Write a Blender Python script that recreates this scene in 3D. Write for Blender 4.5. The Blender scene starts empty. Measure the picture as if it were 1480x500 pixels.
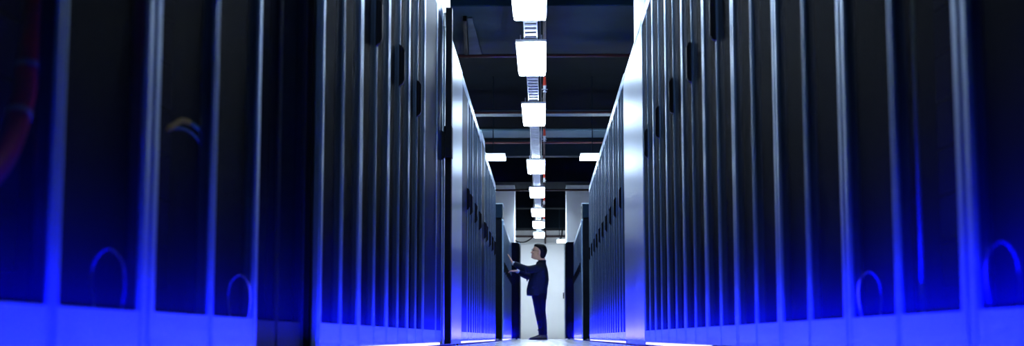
import bpy, math, random
from mathutils import Vector, Matrix

random.seed(7)
SC = bpy.context.scene
COL = SC.collection
PI = math.pi

# ------------------------------------------------------------------ camera, world, exposure
F_PX = 2046.0                       # focal length in pixels of the 1480 wide frame
CAM_Z = 0.048
cd = bpy.data.cameras.new('camera')
cd.sensor_fit = 'HORIZONTAL'
cd.sensor_width = 36.0
cd.lens = F_PX / 1480.0 * 36.0
cd.clip_start = 0.02
cd.clip_end = 200
cd.dof.use_dof = True
cd.dof.focus_distance = 11.0
cd.dof.aperture_fstop = 5.0
cam = bpy.data.objects.new('camera', cd)
COL.objects.link(cam)
cam.location = (0, 0, CAM_Z)
cam.rotation_euler = (math.radians(90 + 6.61), 0, math.radians(1.26))
SC.camera = cam

w = bpy.data.worlds.new('world')
SC.world = w
w.use_nodes = True
w.node_tree.nodes['Background'].inputs['Color'].default_value = (0.1, 0.2, 0.5, 1)
w.node_tree.nodes['Background'].inputs['Strength'].default_value = 0.004

SC.view_settings.view_transform = 'Standard'
SC.view_settings.look = 'None'
SC.view_settings.gamma = 1.0
SC.view_settings.use_curve_mapping = False
SC.view_settings.exposure = 0.0

LAMP_STRENGTH = 48.0
LAMP_COLOR = (0.64, 0.81, 1.0)
WASH_COLOR, WASH_COLOR_FAR = (0.0, 0.0, 1.0), (0.008, 0.005, 1.0)      # added blue bars, invented for the glow up the rack fronts
WASH_NEAR, WASH_NEAR_POST, WASH_POST, WASH_MID, WASH_FAR = 36.0, 13.0, 36.0, 340.0, 420.0   # watts per metre of bar
WASH_TILT, WASH_SPREAD = 48.0, 70.0
GLOW_COLOR, GLOW = (0.42, 0.38, 1.0), 3.5   # pale strips in the gap under the racks

# ------------------------------------------------------------------ materials
def mat(name, color, rough=0.5, metal=0.0, spec=0.5, emit=None, strength=0.0,
        noise=0.0, nscale=6.0, stretch=(1, 1, 1), bump=0.0, bscale=200.0, rough_var=0.0, see=0.0, tint=(1, 1, 1)):
    m = bpy.data.materials.new(name)
    m.use_nodes = True
    nt = m.node_tree
    b = nt.nodes['Principled BSDF']
    b.inputs['Base Color'].default_value = (*color, 1)
    b.inputs['Roughness'].default_value = rough
    b.inputs['Metallic'].default_value = metal
    b.inputs['Specular IOR Level'].default_value = spec
    b.inputs['Specular Tint'].default_value = (*tint, 1)
    if emit:
        b.inputs['Emission Color'].default_value = (*emit, 1)
        b.inputs['Emission Strength'].default_value = strength
    if noise or rough_var or bump:
        tc = nt.nodes.new('ShaderNodeTexCoord')
        mp = nt.nodes.new('ShaderNodeMapping')
        mp.inputs['Scale'].default_value = stretch
        nt.links.new(tc.outputs['Object'], mp.inputs['Vector'])
        n = nt.nodes.new('ShaderNodeTexNoise')
        n.inputs['Scale'].default_value = nscale
        n.inputs['Detail'].default_value = 4
        nt.links.new(mp.outputs['Vector'], n.inputs['Vector'])
        if noise:
            r = nt.nodes.new('ShaderNodeValToRGB')
            r.color_ramp.elements[0].position = 0.3
            r.color_ramp.elements[1].position = 0.7
            r.color_ramp.elements[0].color = (*[c * (1 - noise) for c in color], 1)
            r.color_ramp.elements[1].color = (*[min(1, c * (1 + noise)) for c in color], 1)
            nt.links.new(n.outputs['Fac'], r.inputs['Fac'])
            nt.links.new(r.outputs['Color'], b.inputs['Base Color'])
        if rough_var:
            mr = nt.nodes.new('ShaderNodeMapRange')
            mr.inputs['To Min'].default_value = max(0.02, rough - rough_var)
            mr.inputs['To Max'].default_value = min(1, rough + rough_var)
            nt.links.new(n.outputs['Fac'], mr.inputs['Value'])
            nt.links.new(mr.outputs['Result'], b.inputs['Roughness'])
        if bump:
            n2 = nt.nodes.new('ShaderNodeTexNoise')
            n2.inputs['Scale'].default_value = bscale
            nt.links.new(mp.outputs['Vector'], n2.inputs['Vector'])
            bp = nt.nodes.new('ShaderNodeBump')
            bp.inputs['Strength'].default_value = bump
            bp.inputs['Distance'].default_value = 0.01
            nt.links.new(n2.outputs['Fac'], bp.inputs['Height'])
            nt.links.new(bp.outputs['Normal'], b.inputs['Normal'])
    if see:
        out = nt.nodes['Material Output']
        tr = nt.nodes.new('ShaderNodeBsdfTransparent')
        mx = nt.nodes.new('ShaderNodeMixShader')
        mx.inputs[0].default_value = see
        nt.links.new(b.outputs[0], mx.inputs[1])
        nt.links.new(tr.outputs[0], mx.inputs[2])
        nt.links.new(mx.outputs[0], out.inputs['Surface'])
    return m

def strip_mat(name, s, c=WASH_COLOR):
    return mat(name, (0.2, 0.2, 0.3), 0.5, emit=c, strength=s)

M = {
    'frame': mat('grey_door_steel', (0.21, 0.33, 0.52), 0.33, 0.96, noise=0.10, nscale=3, stretch=(1, 1, 0.2), rough_var=0.05),
    'mesh': mat('perforated_steel', (0.0011, 0.0030, 0.0100), 0.5, 0.0, 0.003, tint=(0.3, 0.6, 1.0), noise=0.2, nscale=5, stretch=(1, 1, 0.3), bump=0.15, bscale=260, see=0.62),
    'solid': mat('dark_sheet_steel', (0.004, 0.009, 0.018), 0.45, 0.0, 0.006, tint=(0.3, 0.6, 1.0), noise=0.12, nscale=3, stretch=(1, 1, 0.2)),
    'body': mat('black_cabinet_steel', (0.0025, 0.0035, 0.006), 0.5, 0.0, 0.005, tint=(0.3, 0.6, 1.0), noise=0.2, nscale=8),
    'black': mat('black_powder_coat', (0.002, 0.003, 0.005), 0.45, 0.0, 0.03, noise=0.2, nscale=20),
    'rim': mat('pale_rim_steel', (0.32, 0.42, 0.54), 0.4, 0.7, noise=0.08, nscale=6),
    'filler': mat('pale_filler_steel', (0.27, 0.36, 0.46), 0.33, 0.92, noise=0.06, nscale=3, stretch=(1, 1, 0.15), rough_var=0.04),
    'chrome': mat('chrome', (0.7, 0.72, 0.75), 0.2, 1.0, noise=0.05),
    'floor': mat('white_floor_tile', (0.72, 0.74, 0.78), 0.16, 0.0, 0.6, noise=0.05, nscale=9, rough_var=0.06),
    'slab': mat('dark_slab', (0.10, 0.11, 0.12), 0.9, noise=0.3, nscale=2),
    'wall': mat('white_wall_paint', (0.90, 0.86, 0.82), 0.7, noise=0.03, nscale=2),
    'column': mat('white_column_paint', (0.88, 0.91, 0.95), 0.55, noise=0.03, nscale=2),
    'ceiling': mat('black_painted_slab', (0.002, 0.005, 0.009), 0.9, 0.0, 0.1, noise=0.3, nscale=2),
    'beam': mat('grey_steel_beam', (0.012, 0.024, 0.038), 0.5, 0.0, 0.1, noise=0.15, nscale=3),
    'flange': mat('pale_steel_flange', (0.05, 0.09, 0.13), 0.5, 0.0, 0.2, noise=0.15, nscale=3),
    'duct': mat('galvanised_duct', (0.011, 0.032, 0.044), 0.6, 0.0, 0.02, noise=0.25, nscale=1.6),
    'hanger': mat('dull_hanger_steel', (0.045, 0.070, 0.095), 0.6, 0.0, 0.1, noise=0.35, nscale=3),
    'tray': mat('galvanised_tray', (0.72, 0.75, 0.82), 0.45, 0.2, noise=0.1, nscale=10),
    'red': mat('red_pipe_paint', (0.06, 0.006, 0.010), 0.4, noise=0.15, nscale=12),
    'redbright': mat('red_sleeve', (0.75, 0.06, 0.03), 0.45, noise=0.1, nscale=30),
    'darkpipe': mat('brown_pipe', (0.05, 0.02, 0.02), 0.5, noise=0.2, nscale=10),
    'lamp_house': mat('white_lamp_housing', (0.75, 0.78, 0.82), 0.4, noise=0.03),
    'lamp': mat('lit_diffuser', (0.9, 0.9, 0.9), 0.5, emit=LAMP_COLOR, strength=LAMP_STRENGTH, noise=0.02),
    'trim': mat('grey_door_frame', (0.38, 0.40, 0.42), 0.45, 0.3, noise=0.05),
    'door': mat('white_door_paint', (0.92, 0.88, 0.84), 0.5, noise=0.02, nscale=2),
    'redcable': mat('red_cable_jacket', (0.85, 0.02, 0.06), 0.45, noise=0.15, nscale=40),
    'tie': mat('white_cable_tie', (0.7, 0.6, 0.66), 0.5, noise=0.05),
    'yellow': mat('yellow_cable_jacket', (1.0, 0.55, 0.0), 0.45, noise=0.1, nscale=40),
    'teal': mat('teal_cable_jacket', (0.05, 0.30, 0.32), 0.45, noise=0.1, nscale=40),
    'greycable': mat('grey_cable_jacket', (0.60, 0.55, 0.58), 0.45, noise=0.1, nscale=40),
    'greencable': mat('green_cable_jacket', (0.25, 0.36, 0.22), 0.45, noise=0.1, nscale=40),
    'skin': mat('skin', (0.70, 0.40, 0.27), 0.5, noise=0.06, nscale=20),
    'hair': mat('black_hair', (0.004, 0.004, 0.005), 0.6, 0.0, 0.12, noise=0.3, nscale=60, stretch=(1, 1, 4), bump=0.3, bscale=120),
    'suit': mat('navy_suit_wool', (0.0025, 0.007, 0.020), 0.8, 0.0, 0.2, noise=0.2, nscale=30, bump=0.1, bscale=400),
    'trousers': mat('dark_trouser_wool', (0.001, 0.0015, 0.0035), 0.85, 0.0, 0.1, noise=0.2, nscale=30, bump=0.1, bscale=400),
    'shirt': mat('white_shirt_cotton', (0.75, 0.77, 0.80), 0.7, noise=0.03),
    'leather': mat('black_shoe_leather', (0.008, 0.009, 0.014), 0.25, noise=0.2, nscale=30),
    'lens': strip_mat('added_bar_lens', 2.0),  # glowing face of the invented blue floor bars
    'glow': strip_mat('pale_strip_glow', GLOW, GLOW_COLOR),
}

# ------------------------------------------------------------------ mesh helpers
class MB:
    def __init__(self):
        self.v, self.f = [], []
    def add(self, vs, fs):
        n = len(self.v)
        self.v += [tuple(p) for p in vs]
        self.f += [tuple(i + n for i in f) for f in fs]
        return self
    def box(self, x0, x1, y0, y1, z0, z1):
        vs = [(x, y, z) for z in (z0, z1) for y in (y0, y1) for x in (x0, x1)]
        return self.add(vs, [(0, 2, 3, 1), (4, 5, 7, 6), (0, 1, 5, 4), (2, 6, 7, 3), (0, 4, 6, 2), (1, 3, 7, 5)])
    def cbox(self, x0, x1, y0, y1, z0, z1, c=0.005, axis='z'):
        """box whose four edges along the axis are chamfered"""
        if axis == 'z':
            a0, a1, b0, b1, l0, l1 = x0, x1, y0, y1, z0, z1
        elif axis == 'x':
            a0, a1, b0, b1, l0, l1 = y0, y1, z0, z1, x0, x1
        else:
            a0, a1, b0, b1, l0, l1 = z0, z1, x0, x1, y0, y1
        c = min(c, (a1 - a0) * 0.45, (b1 - b0) * 0.45)
        pr = [(a0 + c, b0), (a1 - c, b0), (a1, b0 + c), (a1, b1 - c), (a1 - c, b1), (a0 + c, b1), (a0, b1 - c), (a0, b0 + c)]
        def P(a, b, l):
            return (a, b, l) if axis == 'z' else ((l, a, b) if axis == 'x' else (b, l, a))
        vs = [P(a, b, l0) for a, b in pr] + [P(a, b, l1) for a, b in pr]
        fs = [tuple(range(7, -1, -1)), tuple(range(8, 16))] + [(i, (i + 1) % 8, 8 + (i + 1) % 8, 8 + i) for i in range(8)]
        return self.add(vs, fs)
    def rings(self, rs, cap=True):
        """loft closed rings of equal length"""
        n = len(rs[0])
        vs = [p for r in rs for p in r]
        fs = []
        for k in range(len(rs) - 1):
            for i in range(n):
                j = (i + 1) % n
                fs.append((k * n + i, k * n + j, (k + 1) * n + j, (k + 1) * n + i))
        if cap:
            fs.append(tuple(range(n - 1, -1, -1)))
            fs.append(tuple((len(rs) - 1) * n + i for i in range(n)))
        return self.add(vs, fs)
    def tube(self, pts, rad, n=10, flat=1.0):
        """tube along points; rad a number or a list; flat squashes across the second axis"""
        pts = [Vector(p) for p in pts]
        if not hasattr(rad, '__len__'):
            rad = [rad] * len(pts)
        rs = []
        ref = None
        for k, p in enumerate(pts):
            t = (pts[min(k + 1, len(pts) - 1)] - pts[max(k - 1, 0)]).normalized()
            if ref is None:
                ref = Vector((0, 0, 1)) if abs(t.z) < 0.9 else Vector((1, 0, 0))
            a = (ref - t * ref.dot(t)).normalized()
            ref = a
            b = t.cross(a)
            rs.append([p + (a * math.cos(q) + b * math.sin(q) * flat) * rad[k] for q in (2 * PI * i / n for i in range(n))])
        return self.rings(rs)
    def cyl(self, p0, p1, r, n=12, r1=None):
        return self.tube([p0, p1], [r, r if r1 is None else r1], n)
    def ell(self, c, r, n=16, m=10, rot=None):
        c = Vector(c)
        rs = []
        for k in range(1, m):
            t = PI * k / m
            ring = []
            for i in range(n):
                q = 2 * PI * i / n
                p = Vector((r[0] * math.sin(t) * math.cos(q), r[1] * math.sin(t) * math.sin(q), -r[2] * math.cos(t)))
                if rot:
                    p = rot @ p
                ring.append(c + p)
            rs.append(ring)
        return self.rings(rs)
    def mesh(self, name, material=None, smooth=False):
        me = bpy.data.meshes.new(name)
        me.from_pydata(self.v, [], self.f)
        me.validate()
        if smooth:
            me.polygons.foreach_set('use_smooth', [True] * len(me.polygons))
        if material:
            me.materials.append(M[material])
        me.update()
        return me

def obj(name, me, parent=None, loc=None, rotz=0.0):
    o = bpy.data.objects.new(name, me)
    COL.objects.link(o)
    if parent:
        o.parent = parent
    if loc:
        o.location = loc
    if rotz:
        o.rotation_euler = (0, 0, rotz)
    return o

def tag(o, label=None, cat=None, group=None, kind=None):
    if label: o['label'] = label
    if cat: o['category'] = cat
    if group: o['group'] = group
    if kind: o['kind'] = kind
    return o

def empty(name, loc=(0, 0, 0), rotz=0.0):
    o = bpy.data.objects.new(name, None)
    COL.objects.link(o)
    o.location = loc
    o.rotation_euler = (0, 0, rotz)
    o.empty_display_size = 0.1
    return o

def struct(name, me, label=None, **k):
    o = obj(name, me, **k)
    tag(o, label, kind='structure')
    return o

def remeshed(mb, name, material, voxel):
    """one continuous surface grown over overlapping lofts"""
    me = mb.mesh(name + '_tmp')
    o = bpy.data.objects.new(name + '_tmp', me)
    COL.objects.link(o)
    md = o.modifiers.new('r', 'REMESH')
    md.mode = 'VOXEL'
    md.voxel_size = voxel
    md.use_smooth_shade = True
    s = o.modifiers.new('s', 'SMOOTH')
    s.factor = 0.5
    s.iterations = 3
    dg = bpy.context.evaluated_depsgraph_get()
    dg.update()
    out = bpy.data.meshes.new_from_object(o.evaluated_get(dg))
    out.name = name
    bpy.data.objects.remove(o)
    bpy.data.meshes.remove(me)
    out.materials.clear()
    out.materials.append(M[material])
    out.polygons.foreach_set('use_smooth', [True] * len(out.polygons))
    return out

# ------------------------------------------------------------------ the room shell
XL, XR = -0.58, 0.597                 # fronts of the two rack rows
WALL_Y = 38.5
struct('floor', MB().box(-6, 6, -5, WALL_Y + .3, -0.30, -0.012).mesh('floor', 'slab'), 'white raised floor of square tiles')
FLOOR = bpy.data.objects['floor']
tile = MB().box(-.2985, .2985, -.2985, .2985, -0.012, 0.0).mesh('floor_tile', 'floor')
for j in range(72):                   # the tiles of the aisle, two abreast and one under each row
    for i in range(4):
        obj('floor_tile', tile, FLOOR, ((i - 1.5) * 0.6, -4.7 + 0.6 * j, 0))
rest = MB()
for x0, x1 in ((-6, -1.2), (1.2, 6)):
    rest.box(x0, x1, -5, WALL_Y, -0.012, 0.0)
tag(obj('floor_border', rest.mesh('floor_border', 'floor'), FLOOR), kind='structure')
struct('ceiling', MB().box(-6, 6, -5, WALL_Y + .3, 3.9, 4.1).mesh('ceiling', 'ceiling'), 'black painted concrete ceiling slab')
struct('wall_back', MB().box(-6, 6, WALL_Y, WALL_Y + .2, 0, 3.9).mesh('wall_back', 'wall'), 'bright white end wall of the aisle')
struct('wall_left', MB().box(-6.2, -6, -5, WALL_Y, 0, 3.9).mesh('wall_left', 'wall'), 'white side wall behind the racks')
struct('wall_right', MB().box(6, 6.2, -5, WALL_Y, 0, 3.9).mesh('wall_right', 'wall'), 'white side wall behind the racks')
struct('wall_front', MB().box(-6, 6, -5.2, -5, 0, 3.9).mesh('wall_front', 'slab'), 'dark wall behind the viewer')

# columns standing in the rack rows
def column(x0, x1, y0, y1, label):
    o = struct('column', MB().cbox(x0, x1, y0, y1, 0, 3.9, 0.012).mesh('column', 'column'), label)
    return o
column(-1.45, -0.665, 8.95, 10.0, 'white square column behind the pale panel beside the black post')
column(0.675, 1.45, 9.2, 10.3, 'white square column behind the pale panel facing the post')
column(-1.35, -0.595, 29.6, 30.4, 'far white square column behind the row the man touches')
column(0.485, 1.35, 29.6, 30.4, 'far white square column behind the row at the man\'s back')

# beams and ducts across the ceiling
def cross(name, y0, y1, z0, z1, m, label, c=0.01):
    return struct(name, MB().cbox(-5.9, 5.9, y0, y1, z0, z1, c, 'x').mesh(name, m), label)
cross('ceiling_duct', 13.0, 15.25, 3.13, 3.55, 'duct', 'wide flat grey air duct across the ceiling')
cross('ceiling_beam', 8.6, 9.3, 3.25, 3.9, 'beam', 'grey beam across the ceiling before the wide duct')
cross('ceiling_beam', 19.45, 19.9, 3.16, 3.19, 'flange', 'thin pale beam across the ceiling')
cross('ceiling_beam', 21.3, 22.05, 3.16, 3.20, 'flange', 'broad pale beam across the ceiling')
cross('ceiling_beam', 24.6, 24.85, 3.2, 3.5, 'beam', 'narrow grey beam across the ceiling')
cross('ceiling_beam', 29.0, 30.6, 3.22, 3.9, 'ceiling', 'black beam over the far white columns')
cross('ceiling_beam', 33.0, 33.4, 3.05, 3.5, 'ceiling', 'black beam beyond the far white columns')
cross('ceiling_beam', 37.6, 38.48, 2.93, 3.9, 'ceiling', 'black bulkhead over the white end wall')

# door in the end wall: grey jambs, white leaf, dark hinge
fr = struct('door_1', MB().box(-0.60, 0.565, WALL_Y - .05, WALL_Y - .005, 0.004, 2.55).mesh('door_1', 'door'), 'tall plain white door in the end wall')
obj('jamb', MB().cbox(-0.65, -0.605, WALL_Y - .10, WALL_Y - .002, 0, 2.6, 0.006).mesh('jamb', 'trim'), fr)
obj('jamb', MB().cbox(0.57, 0.64, WALL_Y - .10, WALL_Y - .002, 0, 2.6, 0.006).mesh('jamb', 'trim'), fr)
obj('header', MB().cbox(-0.65, 0.64, WALL_Y - .07, WALL_Y - .002, 2.56, 2.6, 0.006, 'x').mesh('header', 'door'), fr)
obj('hinge', MB().cbox(0.535, 0.562, WALL_Y - .085, WALL_Y - .045, 1.08, 1.24, 0.006).mesh('hinge', 'body'), fr)

# ------------------------------------------------------------------ racks
W, DEPTH = 0.80, 1.10
Z0 = 0.020                            # gap under the cabinets
_cache = {}
def shared(key, make):
    if key not in _cache:
        _cache[key] = make()
    return _cache[key]

def body_mesh(wd, h, dep):
    b = MB()
    hw = wd / 2 - 0.001
    b.box(-hw, -hw + .018, .028, dep, Z0, h - .004)
    b.box(hw - .018, hw, .028, dep, Z0, h - .004)
    b.box(-hw + .018, hw - .018, dep - .02, dep, Z0, h - .004)
    b.box(-hw + .018, hw - .018, .028, dep - .02, Z0, Z0 + .05)
    b.box(-hw + .018, hw - .018, .028, dep - .02, h - .06, h - .004)
    # server faces set back inside
    z = 0.14
    while z < h - 0.12:
        b.box(-hw + .10, hw - .10, .16, dep - .1, z, z + .082)
        z += .089
    return b.mesh('cabinet_body', 'body')

def rim_mesh(wd, h):
    hw = wd / 2 - 0.0015
    b = MB().cbox(-hw, hw, .002, .03, h - .020, h, .005, 'x')
    return b.mesh('top_rim', 'rim')

def leaf_mesh(wl, h, so, si, material):
    """door leaf from x=0 (outer stile) to x=wl (inner stile)"""
    b = MB()
    g = 0.0025
    zt = h - .023
    b.cbox(g, so, 0, .026, Z0, zt, .007)
    b.cbox(wl - si, wl - g, 0, .026, Z0, zt, .005)
    b.box(so - .002, wl - si + .002, .001, .025, Z0, 0.085)
    b.cbox(so - .002, wl - si + .002, .001, .025, zt - .055, zt, .005, 'x')
    return b.mesh('door', material)

def panel_mesh(wl, h, so, si, material, y0=.005, zb=.083):
    b = MB()
    zt = h - .023 - .053
    x0, x1 = so - .003, wl - si + .003
    b.box(x0, x1, y0, y0 + .003, zb, zt)
    return b.mesh('mesh_panel', material)

def handle_mesh():
    b = MB()
    # swing handle: bevelled bar with pointed ends standing off a slim plate
    hw = .013
    for (w_, prof) in ((hw, [(.004, -.088), (-.006, -.078), (-.006, .078), (.004, .088)]),
                       (hw * .7, [(-.005, -.080), (-.012, -.074), (-.019, -.060), (-.019, .062), (-.010, .078), (-.005, .084)])):
        n = len(prof)
        vs = [(-w_, y, z) for y, z in prof] + [(w_, y, z) for y, z in prof]
        b.add(vs, [tuple(range(n)), tuple(range(2 * n - 1, n - 1, -1))] + [(i, n + i, n + (i + 1) % n, (i + 1) % n) for i in range(n)])
    return b.mesh('handle', 'black')
HANDLE = handle_mesh()
LOCK = MB().cyl((0, -.034, -.045), (0, -.03, -.045), .006, 10).mesh('lock', 'chrome')
FOOT = MB().cyl((0, 0, 0), (0, 0, .006), .022, 10).cyl((0, 0, .005), (0, 0, Z0 + .004), .010, 10).mesh('foot', 'body')

def rack(side, yc, xf, h, label, group, wd=W, style='double', handle=True, name='server_rack', hz=1.145, dep=DEPTH):
    """side +1: fronts face -X (row at positive X); -1: fronts face +X"""
    rz = -PI / 2 if side > 0 else PI / 2
    e = tag(empty(name, (xf, yc, 0), rz), label, 'server rack', group)
    fm, pm = ('frame', 'mesh') if style in ('double', 'single') else ('black', 'mesh') if style == 'black' else ('frame', 'solid')
    obj('cabinet_body', shared(('b', wd, h, dep), lambda: body_mesh(wd, h, dep)), e)
    obj('top_rim', shared(('r', wd, h, style == 'black'), lambda: rim_mesh(wd, h)), e)
    for sx in (-1, 1):
        for yy in (.07, dep - .08):
            obj('foot', FOOT, e, (sx * (wd / 2 - .06), yy, 0))
    so, si = .040, .018
    if style in ('double', 'black'):
        wl = wd / 2
        for k in (0, 1):
            d = obj('door', shared(('d', wl, h, fm), lambda: leaf_mesh(wl, h, so, si, fm)), e)
            p = obj('mesh_panel', shared(('p', wl, h, pm), lambda: panel_mesh(wl, h, so, si, pm)), d)
            if k == 0:
                d.location = (-wd / 2, 0, 0)
            else:
                d.location = (wd / 2, .027, 0)
                d.rotation_euler = (0, 0, PI)
                d.location = (wd / 2, 0.026, 0)
                p.location = (0, .013, 0)
            if k == 0 and handle:
                hh = obj('handle', HANDLE, d, (wl - si * .5, 0, hz))
    else:
        d = obj('door', shared(('d1', wd, h, fm), lambda: leaf_mesh(wd, h, so, so, fm)), e, (-wd / 2, 0, 0))
        obj('door_panel', shared(('p1', wd, h, pm), lambda: panel_mesh(wd, h, so, so, pm, .003, .055)), d)
        if handle:
            obj('handle', HANDLE, d, (wd - .015 if side > 0 else wd * .93, 0, hz))
    return e

ORD = ['first', 'second', 'third', 'fourth', 'fifth', 'sixth', 'seventh', 'eighth', 'ninth', 'tenth', 'eleventh']
HR, HL, H2 = 1.99, 1.95, 1.89

# row facing the black post (positive X)
R_EDGE = 2.01
for k in range(-2, 8):
    n = 7 - k
    rack(1, R_EDGE + W * (k + .5), XR, HR,
         'mesh double-door server rack, %s before the pale panel, row facing the black post' % ORD[n],
         'near racks in the row facing the black post')
FR0, FR1 = R_EDGE + W * 8, 10.35
for k in range(10):
    rack(1, FR1 + W * (k + .5), XR, HR,
         'mesh double-door server rack, %s past the pale panel, row facing the black post' % ORD[k],
         'racks past the pale panel in the row facing the black post', hz=1.10)
# row with the black post (negative X)
L_EDGE = 2.075
for k in (-2, -1, 0):
    rack(-1, L_EDGE + W * (k + .5), XL, HL,
         'blurred mesh double-door server rack, %s before the black recessed rack, black post row' % ORD[-k],
         'racks before the black recessed rack')
rack(-1, L_EDGE + W + .395, XL - .035, HL, 'black recessed server rack with dark double doors between grey racks', 'recessed black rack',
     wd=.74, style='black', handle=False)
for k in range(4):
    rack(-1, 3.67 + W * (k + .5), XL, HL,
         'mesh double-door server rack, %s past the black recessed rack, black post row' % ORD[k],
         'racks between the black recessed rack and the black post')
rack(-1, 3.67 + W * 4.5, XL, HL, 'server rack with one wide smooth dark door near the black post', 'racks between the black recessed rack and the black post',
     style='solid', handle=False)
rack(-1, 3.67 + W * 5 + .215, XL, HL, 'narrow server cabinet with smooth door and handle beside the black post',
     'racks between the black recessed rack and the black post', wd=.43, style='solid', handle=True)
FL0, FL1 = 8.23, 10.06
for k in range(9):
    hh = HL if k < 5 else HL - .04
    rack(-1, FL1 + W * (k + .5), XL, hh if k != 4 else HL + .05,
         'mesh double-door server rack, %s past the pale panel, black post row' % ORD[k],
         'racks past the pale panel in the black post row', style='solid' if k in (0, 4) else 'double', hz=1.10)
# beyond the cross aisle
XL2, XR2 = -0.62, 0.597
for k in range(7):
    rack(-1, 22.2 + W * (k + .5), XL2, H2,
         'mesh double-door server rack, %s past the cross aisle, row the man touches' % ORD[k],
         'racks past the cross aisle in the row the man touches')
    rack(1, 22.2 + W * (k + .5), XR2, H2,
         'mesh double-door server rack, %s past the cross aisle, row at the man\'s back' % ORD[k],
         'racks past the cross aisle in the row at the man\'s back')
rack(-1, 27.83 + .4, -0.462, H2 + .01, 'dark end cabinet jutting out past the man, in front of him', 'jutting end cabinets', dep=.9, name='end_cabinet', style='black', handle=False)
rack(1, 27.83 + .4, 0.440, H2 + .02, 'dark end cabinet jutting out past the man, behind him', 'jutting end cabinets', dep=.9, name='end_cabinet', style='black', handle=False)

# pale filler panels in front of the columns
def filler(side, xf, y0, y1, h, label):
    rz = -PI / 2 if side > 0 else PI / 2
    wd = y1 - y0
    e = tag(empty('filler_panel', (xf, (y0 + y1) / 2, 0), rz), label, 'panel', 'pale panels covering the columns')
    hw = wd / 2 - .002
    b = MB().cbox(-hw, hw, 0, .03, .004, h - .03, .006)
    obj('sheet', b.mesh('sheet', 'filler'), e)
    obj('top_cap', MB().cbox(-hw, hw, -.002, .034, h - .03, h, .006, 'x').mesh('top_cap', 'rim'), e)
    obj('side_return', MB().box(-hw, -hw + .02, .03, .06, .004, h - .03).mesh('side_return', 'filler'), e)
    obj('side_return', MB().box(hw - .02, hw, .03, .06, .004, h - .03).mesh('side_return', 'filler'), e)
    return e
filler(1, XR, FR0 + .004, FR1 - .004, HR - .03, 'wide pale sheet panel between racks, row facing the black post')
filler(-1, XL, FL0 + .03, FL1 - .004, HL - .0, 'wide pale sheet panel directly beside the black post')

# black post with lock and brackets
p = tag(empty('door_post', (-0.548, 8.16, 0)), 'black steel door post with lock standing at the racks', 'post')
obj('upright', MB().cbox(-.018, .018, -.045, .045, 0, 1.965, .004).mesh('upright', 'black'), p)
obj('lock_case', MB().cbox(-.022, .0225, -.075, .03, 1.08, 1.26, .008).mesh('lock_case', 'black'), p)
obj('bolt', MB().cyl((-.028, -.06, 1.15), (-.012, -.06, 1.15), .008, 10).cyl((-.028, -.06, 1.21), (-.012, -.06, 1.21), .008, 10).mesh('bolt', 'chrome'), p)
obj('bracket', MB().cbox(-.034, -.016, -.02, .02, 1.86, 1.94, .004).mesh('bracket', 'chrome'), p)
obj('base_plate', MB().cbox(-.03, .03, -.06, .06, 0, .008, .004).mesh('base_plate', 'black'), p)

# header boxes on the racks past the cross aisle
for side, x, lab in ((-1, -0.64, 'slate header box on the rack row the man touches'), (1, 0.62, 'slate header box on the rack row at the man\'s back')):
    xa, xb = (x - .7, x) if side < 0 else (x, x + .7)
    e = tag(empty('header_box', ((xa + xb) / 2, 22.6, H2)), lab, 'box', 'header boxes on the racks')
    hw = .35
    obj('carcass', MB().cbox(-hw, hw, -.38, .38, .02, .24, .006, 'x').mesh('carcass', 'solid'), e)
    obj('edge_trim', MB().cbox(-hw - .006, hw + .006, -.39, .39, .24, .255, .004, 'x').mesh('edge_trim', 'rim'), e)
    obj('base_frame', MB().cbox(-hw + .01, hw - .01, -.36, .36, 0, .022, .004, 'x').mesh('base_frame', 'black'), e)

# ------------------------------------------------------------------ added blue bars and pale strips at the foot of the racks
def wash_bar(side, x, y0, y1, m, label, a=.075):
    """added triangular bar on the floor, invented to give the blue glow; its lit face leans towards the racks"""
    e = tag(empty('added_light_bar', (x - side * a, (y0 + y1) / 2, 0)), label, 'added light bar', 'added blue light bars on the floor along the racks')
    hl = (y1 - y0) / 2
    def prism(pr, name, mm):
        vs = [(side * u, -hl, z) for u, z in pr] + [(side * u, hl, z) for u, z in pr]
        n = len(pr)
        fs = [tuple(range(n)), tuple(range(2 * n - 1, n - 1, -1))] + [(i, n + i, n + (i + 1) % n, (i + 1) % n) for i in range(n)]
        if side < 0:
            fs = [f[::-1] for f in fs]
        return obj(name, MB().add(vs, fs).mesh(name, mm), e)
    prism([(-.007, .0005), (.009, .0005), (.009, .003), (-.003, .0105), (-.007, .0105)], 'profile', 'black')
    prism([(.0085, .0032), (.0095, .0042), (-.0018, .0112), (-.0028, .0102)], 'lens', 'lens')
    ld = bpy.data.lights.new('added_bar_beam', 'AREA')          # added blue area light, aimed up the rack fronts for the glow
    ld.shape = 'RECTANGLE'
    ld.size, ld.size_y = 2 * hl, .008
    ld.spread = math.radians(WASH_SPREAD)
    ld.energy = m * 2 * hl
    ld.color = WASH_COLOR if m < 100 else WASH_COLOR_FAR
    lo = bpy.data.objects.new('added_bar_beam', ld)
    COL.objects.link(lo)
    lo.parent = e
    t = math.radians(WASH_TILT)
    d = Vector((side * math.cos(t), 0, math.sin(t)))
    lo.location = (side * .006, 0, .0125)
    xax = Vector((0, 1, 0))
    zax = -d
    yax = zax.cross(xax)
    lo.rotation_euler = Matrix((xax, yax, zax)).transposed().to_euler()
    return e
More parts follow.
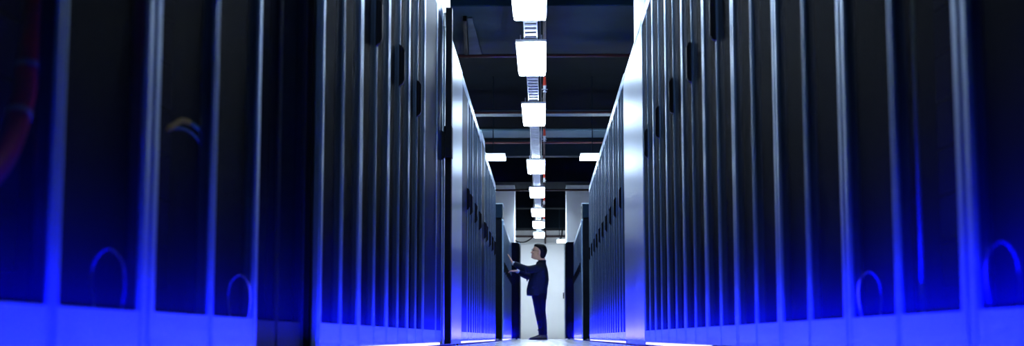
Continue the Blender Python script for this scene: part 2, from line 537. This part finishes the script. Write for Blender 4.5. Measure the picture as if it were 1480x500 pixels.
def glow_strip(side, x, y0, y1, label):
    e = tag(empty('light_strip', (x, (y0 + y1) / 2, 0)), label, 'light strip', 'pale glowing strips under the racks')
    hl = (y1 - y0) / 2
    xa, xb = sorted((side * .016, side * .022))
    xc, xd = sorted((side * .006, side * .016))
    obj('channel', MB().box(xa, xb, -hl, hl, 0.0005, .0185).mesh('channel', 'rim'), e)
    obj('diffuser', MB().box(xc, xd, -hl, hl, .002, .0175).mesh('diffuser', 'glow'), e)
    return e
wash_bar(1, XR, R_EDGE - 2 * W, FR0, WASH_NEAR, 'added blue floor light bar along the near racks, row facing the post')
wash_bar(-1, XL, L_EDGE - 2 * W, 3.60, WASH_NEAR_POST, 'added dim blue floor light bar ending at the black recessed rack')
wash_bar(-1, XL, 3.61, FL0 - .17, WASH_POST, 'added blue floor light bar from the black recessed rack to the black post')
wash_bar(1, XR, FR0 + .01, FR1 + 10 * W, WASH_MID, 'added blue floor light bar from the pale panel on, row facing the post')
wash_bar(-1, XL, FL0 + .06, FL1 + 9 * W, WASH_MID, 'added blue floor light bar from the pale panel on, black post row')
wash_bar(1, XR2, 22.2, 27.8, WASH_FAR, 'blue floor light bar along the rack row at the man\'s back')
wash_bar(-1, XL2, 22.2, 27.8, WASH_FAR, 'added blue floor light bar along the rack row the man touches')
glow_strip(1, XR, 5.2, FR0, 'pale glowing strip under the near racks, row facing the post')
glow_strip(-1, XL, 4.5, FL0 - .17, 'pale glowing strip under the racks before the black post')
glow_strip(1, XR, FR1, FR1 + 10 * W, 'pale glowing strip under the racks past the panel facing the post')
glow_strip(-1, XL, FL1, FL1 + 9 * W, 'pale glowing strip under the racks past the panel beside the post')
glow_strip(1, XR2, 22.2, 27.8, 'pale glowing strip under the rack row at the man\'s back')
glow_strip(-1, XL2, 22.2, 27.8, 'pale glowing strip under the rack row the man touches')

# ------------------------------------------------------------------ ceiling lamps over the aisle
LZ, LX, LW, LL = 2.65, -0.105, 0.28, 1.5
TRAY_Z = LZ + .068
lamp_parts = {
    'housing': MB().cbox(-LW / 2, LW / 2, -LL / 2, LL / 2, .034, .056, .004, 'y').mesh('housing', 'lamp_house'),
    'diffuser': MB().cbox(-LW / 2 + .010, LW / 2 - .010, -LL / 2 + .010, LL / 2 - .010, 0, .035, .008, 'y').mesh('diffuser', 'lamp'),
    'bracket': MB().box(-.10, .10, -.012, .012, .054, .066).box(-.10, -.09, -.012, .012, .06, .12).box(.09, .10, -.012, .012, .06, .12).mesh('bracket', 'tray'),
}
LAMP_FAR = [(4.3, None), (7.8, None), (11.5, 'over the pale panels, before the wide duct'), (14.0, 'under the wide grey duct'), (17.4, 'past the wide duct'),
            (22.6, 'beside the two cross-aisle bars'), (26.5, 'fourth before the white end wall'), (30.7, 'third before the white end wall'),
            (34.0, 'second before the white end wall'), (37.3, 'nearest the white end wall')]
nb = 0
for yf, where in LAMP_FAR:
    if where is None:
        nb += 1
        where = 'over the near racks, %s before the pale panels' % ORD[2 - nb]
    e = tag(empty('ceiling_lamp', (LX, yf - LL / 2, LZ)), 'lit white rectangular ceiling lamp ' + where, 'lamp', 'lamps in a line over the aisle')
    obj('housing', lamp_parts['housing'], e)
    obj('diffuser', lamp_parts['diffuser'], e)
    for yy in (-LL * .42, LL * .42):
        obj('bracket', lamp_parts['bracket'], e, (0, yy, 0))

# cable ladder over the lamps
tr = tag(empty('cable_ladder', (LX, 16.0, TRAY_Z)), 'long galvanised cable ladder running above the line of lamps', 'cable tray')
Y0, Y1 = -4.9 - 16, 38.2 - 16
for sx in (-1, 1):
    obj('side_rail', MB().cbox(sx * .056 - .006, sx * .056 + .006, Y0, Y1, 0, .05, .003, 'y').mesh('side_rail', 'tray'), tr)
rung = MB().cbox(-.052, .052, -.045, .045, .002, .020, .010, 'x').mesh('rung', 'tray')
yy = Y0 + .1
while yy < Y1:
    obj('rung', rung, tr, (0, yy, 0))
    yy += .17
rod = MB().cyl((0, 0, .02), (0, 0, 3.9 - TRAY_Z), .006, 8).mesh('hanger_rod', 'tray')
clamp = MB().box(-.09, .09, -.02, .02, -.012, 0).mesh('clamp', 'tray')
for k in range(10):
    y = -14.2 + k * 3.9
    obj('clamp', clamp, tr, (0, y, 0))
    for sx in (-1, 1):
        obj('hanger_rod', rod, tr, (sx * .08, y, -.02))

# lamps of the cross aisle, hung on rods
def bar_lamp(x0, x1, y, z, label, tk=.045, dp=.12):
    e = tag(empty('linear_lamp', ((x0 + x1) / 2, y, z)), label, 'lamp', 'bar lamps across the ceiling')
    hl = (x1 - x0) / 2
    obj('diffuser', MB().cbox(-hl, hl, -dp, dp, 0, tk, .012, 'x').mesh('diffuser', 'lamp'), e)
    obj('housing', MB().box(-hl, hl, -dp + .02, dp - .02, tk, tk + .04).mesh('housing', 'lamp_house'), e)
    for sx in (-1, 1):
        obj('hanger_rod', MB().cyl((sx * hl * .75, 0, tk + .03), (sx * hl * .75, 0, 3.9 - z), .008, 8).mesh('hanger_rod', 'beam'), e)
bar_lamp(-2.0, -0.555, 20.75, 2.65, 'lit bar lamp over the cross aisle at the black post row')
bar_lamp(0.55, 2.0, 20.75, 2.65, 'lit bar lamp over the cross aisle at the row facing the black post')
bar_lamp(0.36, 0.85, 36.6, 2.48, 'small lit bar lamp close to the white end wall')

# sprinkler pipes
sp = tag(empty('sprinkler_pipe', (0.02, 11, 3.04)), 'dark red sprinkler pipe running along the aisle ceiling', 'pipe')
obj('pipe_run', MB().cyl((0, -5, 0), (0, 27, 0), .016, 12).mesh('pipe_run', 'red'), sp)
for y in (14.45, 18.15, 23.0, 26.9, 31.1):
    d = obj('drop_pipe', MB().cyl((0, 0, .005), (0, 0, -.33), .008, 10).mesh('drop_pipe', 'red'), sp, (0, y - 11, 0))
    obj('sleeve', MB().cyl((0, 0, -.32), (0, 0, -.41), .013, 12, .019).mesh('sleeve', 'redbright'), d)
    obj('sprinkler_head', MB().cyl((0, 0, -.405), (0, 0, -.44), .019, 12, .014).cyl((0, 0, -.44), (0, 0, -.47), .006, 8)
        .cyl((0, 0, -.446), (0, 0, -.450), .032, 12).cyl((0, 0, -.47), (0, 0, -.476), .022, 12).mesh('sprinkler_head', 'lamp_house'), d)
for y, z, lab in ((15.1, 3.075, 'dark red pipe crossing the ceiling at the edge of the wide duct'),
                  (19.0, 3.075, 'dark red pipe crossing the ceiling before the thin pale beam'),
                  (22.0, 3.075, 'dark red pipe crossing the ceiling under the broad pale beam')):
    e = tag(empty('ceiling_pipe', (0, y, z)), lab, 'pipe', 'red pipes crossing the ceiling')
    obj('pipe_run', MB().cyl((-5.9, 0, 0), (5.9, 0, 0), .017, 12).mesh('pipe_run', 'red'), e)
    for x in (-1.4, 1.4):
        obj('clip', MB().cyl((x, 0, 0), (x, 0, 3.9 - z if y != 15.1 else .06), .006, 8).cyl((x - .015, 0, 0), (x + .015, 0, 0), .022, 12).mesh('clip', 'tray'), e)
e = tag(empty('ceiling_pipe', (0, 29.5, 3.105)), 'black pipe crossing in front of the far white columns', 'pipe')
obj('pipe_run', MB().cyl((-5.9, 0, 0), (5.9, 0, 0), .022, 12).mesh('pipe_run', 'darkpipe'), e)
obj('clip', MB().box(-.02, .02, -.026, .026, -.026, .118).mesh('clip', 'darkpipe'), e)
e = tag(empty('ceiling_pipe', (0, 38.2, 2.75)), 'dark brown pipe running along the top of the white end wall', 'pipe')
obj('pipe_run', MB().cyl((-2.5, 0, 0), (2.5, 0, 0), .028, 12).mesh('pipe_run', 'darkpipe'), e)
obj('drop_pipe', MB().cyl((.06, 0, .19), (.06, 0, -.20), .022, 12).mesh('drop_pipe', 'darkpipe'), e)
obj('coupling', MB().cyl((.02, 0, 0), (.10, 0, 0), .04, 12).mesh('coupling', 'darkpipe'), e)

def spline(pts, n=8):
    pts = [Vector(p) for p in pts]
    out = []
    for k in range(len(pts) - 1):
        a, b, c, d = pts[max(k - 1, 0)], pts[k], pts[k + 1], pts[min(k + 2, len(pts) - 1)]
        for i in range(n):
            t = i / n
            out.append(.5 * ((2 * b) + (c - a) * t + (2 * a - 5 * b + 4 * c - d) * t * t + (3 * b - a - 3 * c + d) * t ** 3))
    out.append(pts[-1])
    return out
def cable(name, pts, r, m, label, cat='cable', group=None, n=8):
    return tag(obj(name, MB().tube(spline(pts), r, n).mesh(name, m, True)), label, cat, group)
cable('ceiling_cable', [(-.78, 37.9, 2.93), (-.75, 37.7, 2.62), (-.55, 37.6, 2.55), (-.38, 37.5, 2.60), (-.2, 37.2, 2.72), (-.13, 37.0, 2.80)], .016, 'black',
      'black cable sagging to the lamp nearest the end wall')
cable('ceiling_cable', [(.52, 37.9, 3.0), (.50, 37.5, 2.75), (.46, 37.1, 2.62), (.38, 36.8, 2.55), (.45, 36.65, 2.56)], .018, 'black',
      'black cable curling down to the small bar lamp')

# hanging bracket beside the wide duct
e = tag(empty('duct_hanger', (-0.75, 14.3, 3.13)), 'grey tapered hanger plate with black bar below the wide duct', 'bracket')
def flat(pr, z0, z1, name, m):
    n = len(pr)
    vs = [(x, y, z0) for x, y in pr] + [(x, y, z1) for x, y in pr]
    return obj(name, MB().add(vs, [tuple(range(n - 1, -1, -1)), tuple(range(n, 2 * n))] + [(i, (i + 1) % n, n + (i + 1) % n, n + i) for i in range(n)]).mesh(name, m), e)
flat([(-.018, -.9), (.016, -.9), (-.066, .95), (-.106, .95)], -.05, .002, 'bar', 'black')
flat([(.022, -.85), (.068, -.85), (.085, .93), (-.055, .93)], -.014, .002, 'plate', 'hanger')
# ------------------------------------------------------------------ cables inside the near racks
xi = XL - .062
rc = tag(empty('red_cable', (xi, 1.70, 0.1)), 'thick red cable with white ties hanging behind the blurred mesh door', 'cable')
path = spline([(0, .055, 1.2), (0, .06, .75), (0, .045, .42), (0, .035, .33), (0, .012, .24), (0, -.035, .165), (-.01, -.10, .11), (-.02, -.2, .04), (-.03, -.3, -.012)])
obj('jacket', MB().tube(path, .0145, 12).mesh('jacket', 'redcable', True), rc)
for k in (17, 28, 34):
    a, b = path[k], path[k + 1]
    d = (b - a).normalized() * .0035
    obj('tie', MB().tube([a - d, a + d], .0158, 12).mesh('tie', 'tie'), rc)

def loop(x, y, wd, z0, z1, m, label, r=.0014):
    """cable bent into an upturned U just behind the mesh"""
    h = z1 - z0
    pts = [(-.32, 0), (-.42, .25), (-.5, .55), (-.40, .84), (0, 1.0), (.38, .84), (.5, .55), (.46, .25), (.38, .04)]
    o = obj('cable_loop', MB().tube(spline([(u * wd, .04 * u * wd, v * h) for u, v in pts], 4), r, 8).mesh('cable_loop', m, True), None, (x, y, z0))
    return tag(o, label, 'cable', 'looped cables behind the mesh doors')
loop(XL - .033, 1.985, .047, .072, .172, 'greycable', 'bright looped grey cable behind mesh door, second rack before the black recessed rack')
loop(XL - .022, 2.80, .044, .072, .170, 'greycable', 'faint looped cable behind mesh door beside the black recessed rack')
loop(XR + .030, 1.95, .046, .072, .178, 'greycable', 'pale looped cable behind mesh door, eighth rack before the pale panel facing the post')
loop(XR + .025, 2.72, .044, .072, .172, 'greycable', 'dim looped cable behind mesh door, seventh rack before the panel facing the post')
pc = tag(empty('patch_cable', (XL - .055, 2.40, .30)), 'yellow and teal patch cable arching behind the blurred mesh door', 'cable')
obj('yellow_sleeve', MB().tube(spline([(0, -.032, .100), (0, .01, .114), (0, .05, .126), (0, .10, .131)]), .0052, 10).mesh('yellow_sleeve', 'yellow', True), pc)
obj('teal_end', MB().tube(spline([(0, .097, .1310), (0, .14, .131), (0, .19, .128), (0, .24, .122), (-.02, .29, .10)]), .0036, 10).mesh('teal_end', 'teal', True), pc)
obj('blue_tail', MB().tube(spline([(0, -.028, .100), (.002, .05, .112), (.002, .13, .112), (.002, .19, .098), (.002, .23, .060), (0, .245, .01), (-.01, .25, -.06)]), .0022, 10).mesh('blue_tail', 'teal', True), pc)
tag(obj('thin_cable', MB().tube([(0, 0, .072), (0, .0, .4), (0, .0, 1.5)], .004, 8).mesh('thin_cable', 'greencable', True), None, (XR + .06, 2.475, 0)),
    'thin upright green cable behind the mesh door, row facing the post', 'cable')

# ------------------------------------------------------------------ the man
MX, MY = -0.067, 24.8
man = tag(empty('person', (MX, MY, 0), PI), 'man in a navy suit and glasses reaching out to the mesh doors', 'person')
VOX = .0065
def ering(c, rx, ry, n=20, tilt=0.0, p=2.3):
    out = []
    for i in range(n):
        q = 2 * PI * i / n
        cx, sy = math.cos(q), math.sin(q)
        x = rx * math.copysign(abs(cx) ** (2 / p), cx)
        y = ry * math.copysign(abs(sy) ** (2 / p), sy)
        out.append((c[0] + x * math.cos(tilt), c[1] + y, c[2] + x * math.sin(tilt)))
    return out

# body: head, neck, trunk, limbs and hands grown into one surface
bd = MB()
HC = Vector((.012, .0, 1.524))
tl = math.radians(12)                                   # head lifted a little
R = Matrix.Rotation(-tl, 3, 'Y')
def hp(x, y, z):
    return HC + R @ (Vector((x, y, z)) * 1.14)
def hring(x0, x1, ry, z, p=2.2):
    n = 20
    out = []
    for i in range(n):
        q = 2 * PI * i / n
        cx, sy = math.cos(q), math.sin(q)
        xx = (x0 + x1) / 2 + (x1 - x0) / 2 * math.copysign(abs(cx) ** (2 / p), cx)
        out.append(hp(xx, ry * math.copysign(abs(sy) ** (2 / p), sy), z))
    return out
bd.rings([hring(-.03, .06, .035, -.118), hring(-.05, .088, .050, -.105), hring(-.07, .095, .060, -.08), hring(-.085, .092, .066, -.05),
          hring(-.095, .090, .070, -.02), hring(-.10, .088, .073, .01), hring(-.103, .094, .074, .04), hring(-.10, .088, .072, .07),
          hring(-.085, .07, .062, .098), hring(-.05, .035, .04, .115)])
bd.tube([hp(.086, 0, .02), hp(.098, 0, -.005), hp(.112, 0, -.028), hp(.092, 0, -.036)], [.009, .011, .014, .010], 10)      # nose
bd.ell(hp(.090, 0, .038), (.012, .045, .009), rot=R)                                                                    # brow
bd.ell(hp(.091, 0, -.058), (.012, .024, .006), rot=R)                                                                   # lips
bd.ell(hp(.088, 0, -.072), (.012, .022, .006), rot=R)
bd.ell(hp(.080, 0, -.100), (.018, .024, .014), rot=R)                                                                   # chin
for s in (-1, 1):
    bd.ell(hp(-.008, s * .076, -.012), (.018, .010, .031), rot=R)
    bd.ell(hp(.070, s * .040, -.028), (.022, .022, .022), rot=R)
bd.tube([(-.055, 0, 1.30), (-.045, 0, 1.38), (-.018, 0, 1.45), (-.005, 0, 1.50)], [.066, .064, .062, .062], 16)
bd.rings([ering((-.01, 0, .80), .10, .14), ering((0, 0, .92), .11, .14), ering((0, 0, 1.06), .11, .15), ering((-.02, 0, 1.2), .085, .16),
          ering((-.045, 0, 1.28), .06, .14), ering((-.05, 0, 1.33), .045, .07)])
for s in (-1, 1):
    bd.tube([(-.005, s * .085, .84), (-.015, s * .09, .5), (-.055, s * .09, .25), (-.07, s * .09, .06)], [.085, .058, .045, .035], 14)
    bd.tube([(-.07, s * .09, .05), (0, s * .095, .035), (.09, s * .1, .028)], [.032, .032, .022], 12)
# arms: (shoulder, elbow, wrist); y positive is the side towards the viewer
A_UP = [Vector((-.03, .165, 1.255)), Vector((.20, .215, 1.215)), Vector((.452, .135, 1.322))]
A_LO = [Vector((-.03, -.165, 1.24)), Vector((.175, -.20, 1.115)), Vector((.383, -.075, 1.196))]
for A in (A_UP, A_LO):
    bd.tube(spline(A, 5), [.048 - .023 * i / 10 for i in range(11)], 12)

def hand(mb, wrist, d, palm_n, side_v, size=1.0, curl=0.35, spread=.10, lens=(.068, .078, .073, .056)):
    """wrist point, direction of the fingers, palm normal, direction towards the thumb"""
    d = d.normalized()
    t = side_v - d * side_v.dot(d)
    t.normalize()
    pn = palm_n - d * palm_n.dot(d) - t * palm_n.dot(t)
    pn.normalize()
    S = size
    rs = []
    for (u, hw, th) in ((-.03, .024, .020), (0.0, .026, .018), (.03, .036, .016), (.06, .041, .015), (.088, .039, .012)):
        c = wrist + d * u * S
        ring = []
        for i in range(14):
            q = 2 * PI * i / 14
            ring.append(c + t * math.cos(q) * hw * S + pn * math.sin(q) * th * S)
        rs.append(ring)
    mb.rings(rs)
    for k, ln in enumerate(lens):
        off = (.030 - k * .020) * S
        base = wrist + d * .078 * S + t * off
        dd = (d + t * (spread * (1.5 - k) / 1.5)).normalized()
        pts = [base]
        cur = dd.copy()
        for seg, fr_ in enumerate((.45, .32, .26)):
            ang = curl * (.5 + .5 * seg)
            cur = (cur * math.cos(ang) + pn * math.sin(ang)).normalized()
            pts.append(pts[-1] + cur * ln * fr_ * S)
        mb.tube(spline(pts, 3), [.0088 * S - .0022 * S * i / 9 for i in range(10)], 8)
    b0 = wrist + d * .022 * S + t * .026 * S
    pts = [b0, b0 + (d * .6 + t * .75).normalized() * .032 * S, b0 + (d * .6 + t * .75).normalized() * .032 * S + (d * .88 + t * .4 + pn * .2).normalized() * .03 * S,
           b0 + (d * .6 + t * .75).normalized() * .032 * S + (d * .92 + t * .35 + pn * .25).normalized() * .055 * S]
    mb.tube(spline(pts, 3), [.0125 * S, .012 * S, .0115 * S, .011 * S, .0105 * S, .010 * S, .0095 * S, .009 * S, .0085 * S, .007 * S], 8)
# upper hand: palm flat towards the door, fingers up and forward
hand(bd, A_UP[2] + Vector((.018, -.004, .012)), Vector((.42, -.05, .9)), Vector((.9, 0, -.42)), Vector((0, -1, .1)), 1.08, .10, .16)
# lower hand: reaching forward to the handle, palm down, fingers curled
hand(bd, A_LO[2] + Vector((.018, .006, .004)), Vector((1, .12, .02)), Vector((.1, 0, -1)), Vector((0, 1, .1)), 1.0, .42, .06)
obj('body', remeshed(bd, 'body', 'skin', .0052), man)

# hair
hb = MB()
hb.rings([hring(-.100, -.04, .064, -.082), hring(-.114, -.018, .079, -.05), hring(-.122, -.006, .081, -.01), hring(-.126, .014, .083, .03), hring(-.124, .060, .083, .058),
          hring(-.114, .090, .080, .078), hring(-.100, .088, .070, .105), hring(-.070, .060, .05, .128), hring(-.04, .02, .02, .136)])
for k in range(26):                                     # uneven tufts
    q = random.uniform(0, 2 * PI)
    rr = random.uniform(.2, 1)
    x, y = -.02 + math.cos(q) * .085 * rr, math.sin(q) * .062 * rr
    z = .128 - .045 * rr * rr
    hb.tube([hp(x, y, z - .02), hp(x + random.uniform(-.012, .02), y * 1.05, z + .012)], [.016, .006], 6)
obj('hair', remeshed(hb, 'hair', 'hair', .0055), man)

# glasses
gb = MB()
for s in (-1, 1):
    pts = [hp(.106 + .004 * math.cos(2 * q), s * .034 + .026 * math.cos(q), .012 + .018 * math.sin(q)) for q in [2 * PI * i / 16 for i in range(17)]]
    gb.tube(pts, .0022, 6)
    gb.tube([hp(.104, s * .060, .016), hp(.05, s * .078, .012), hp(-.005, s * .082, .008)], .0022, 6)
gb.tube([hp(.107, -.009, .014), hp(.112, 0, .016), hp(.107, .009, .014)], .0022, 6)
obj('glasses', gb.mesh('glasses', 'black', True), man)
eb = MB()
for s in (-1, 1):
    e_ = obj('eye', MB().ell(hp(.083, s * .033, .010), (.012, .013, .009), 12, 8).mesh('eye', 'hair', True), man)

# shirt collar and cuffs
obj('shirt_collar', MB().rings([ering((-.05, 0, 1.335), .072, .075), ering((-.044, 0, 1.372), .069, .068), ering((-.042, 0, 1.378), .066, .065)], False).mesh('shirt_collar', 'shirt', True), man)
for A in (A_UP, A_LO):
    d = (A[2] - A[1]).normalized()
    obj('shirt_cuff', MB().tube([A[2] - d * .05, A[2] + d * .012], [.034, .035], 14).mesh('shirt_cuff', 'shirt', True), man)

# jacket: trunk and sleeves in one
jb = MB()
def jr(x0, x1, ry, z, p=2.3):
    return ering(((x0 + x1) / 2, 0, z), (x1 - x0) / 2, ry, 24, 0, p)
jb.rings([jr(-.132, .205, .200, .765), jr(-.136, .208, .202, .80), jr(-.14, .205, .195, .88), jr(-.155, .190, .190, .96), jr(-.166, .165, .192, 1.04), jr(-.160, .128, .200, 1.13),
          jr(-.150, .100, .205, 1.20), jr(-.135, .065, .195, 1.27), jr(-.118, .040, .150, 1.32), jr(-.118, .030, .098, 1.355), jr(-.120, .018, .084, 1.385)])
for A in (A_UP, A_LO):
    s = 1 if A is A_UP else -1
    pts = [Vector((-.055, s * .14, 1.27))] + spline([A[0], A[1], A[2] - (A[2] - A[1]).normalized() * .02], 6)
    rr = [.070, .076, .074, .072, .070, .069, .067, .065, .062, .060, .057, .054, .050, .047]
    jb.tube(pts, rr[:len(pts)], 16)
    # soft creases at the elbow
    for k in range(4):
        c = A[1] + (A[0] - A[1]) * (.22 * k - .2)
        jb.ell(c + Vector((0, s * .02, -.02)), (.014, .055, .055), 12, 8)
# front edge, side vent and pocket flap
jb.tube([(.120, .03, 1.2), (.175, .03, 1.02), (.212, .03, .86), (.212, .02, .765)], [.012, .016, .016, .012], 8)
jk = obj('jacket', remeshed(jb, 'jacket', 'suit', VOX), man)
obj('lapel', MB().rings([[(-.01, .055, 1.37), (.02, .075, 1.36), (.045, .06, 1.355), (.01, .05, 1.36)],
                         [(.06, .10, 1.25), (.085, .12, 1.22), (.100, .08, 1.22), (.08, .07, 1.24)],
                         [(.135, .05, 1.08), (.14, .055, 1.07), (.15, .04, 1.07), (.14, .035, 1.08)]]).mesh('lapel', 'suit'), jk)
obj('pocket_flap', MB().cbox(.01, .13, .193, .204, .885, .925, .004, 'x').mesh('pocket_flap', 'suit'), jk)
for z in (1.0, .9):
    obj('button', MB().cyl((.20 - (z - .9) * .2, .045, z), (.214 - (z - .9) * .2, .045, z), .009, 10).mesh('button', 'black'), jk)

# trousers
tb = MB()
tb.rings([jr(-.125, .125, .165, .70), jr(-.13, .14, .17, .78), jr(-.12, .14, .165, .90)])
for s, dx in ((1, 0.0), (-1, .012)):
    pts = [(.000 + dx, s * .08, .80), (-.004 + dx, s * .085, .68), (-.016 + dx, s * .088, .52), (-.022 + dx, s * .09, .46), (-.045 + dx, s * .09, .33), (-.062 + dx, s * .09, .20), (-.064 + dx, s * .09, .085)]
    tb.tube(pts, [.118, .112, .092, .088, .080, .072, .068], 16)
    for k, z in enumerate((.12, .17, .24, .46, .50)):
        tb.ell((-.064 + dx + (z - .1) * .13 + (.012 if k % 2 else -.008), s * .09, z), (.070 if z < .3 else .083, .066, .016), 14, 6)
obj('trousers', remeshed(tb, 'trousers', 'trousers', VOX), man)
# shoes
for s, dx in ((1, 0.0), (-1, .02)):
    sb = MB()
    def sr(x, hw, z0, z1):
        n = 14
        return [(x + dx, s * .095 + hw * math.cos(2 * PI * i / n) + s * .012 * (x + .06), max(z0, (z0 + z1) / 2 + (z1 - z0) * .62 * math.sin(2 * PI * i / n)) if math.sin(2 * PI * i / n) < 0 else (z0 + z1) / 2 + (z1 - z0) / 2 * math.sin(2 * PI * i / n)) for i in range(n)]
    sb.rings([sr(-.138, .022, .012, .07), sr(-.125, .036, .012, .095), sr(-.08, .040, .012, .115), sr(-.03, .041, .012, .105), sr(.02, .043, .012, .080),
              sr(.07, .048, .012, .060), sr(.115, .046, .012, .048), sr(.145, .034, .012, .038), sr(.160, .014, .012, .026)])
    sh = obj('shoe', remeshed(sb, 'shoe', 'leather', .005), man)
    so_ = MB()
    out_ = [(-.145, .0), (-.13, .034), (-.06, .040), (.02, .043), (.08, .050), (.125, .046), (.155, .028), (.167, 0)]
    loop_ = [(x, y) for x, y in out_] + [(x, -y) for x, y in out_[-2:0:-1]]
    so_.rings([[(x + dx, s * .095 + y + s * .012 * (x + .06), z) for x, y in loop_] for z in (.0005, .014)])
    obj('sole', so_.mesh('sole', 'black'), sh)
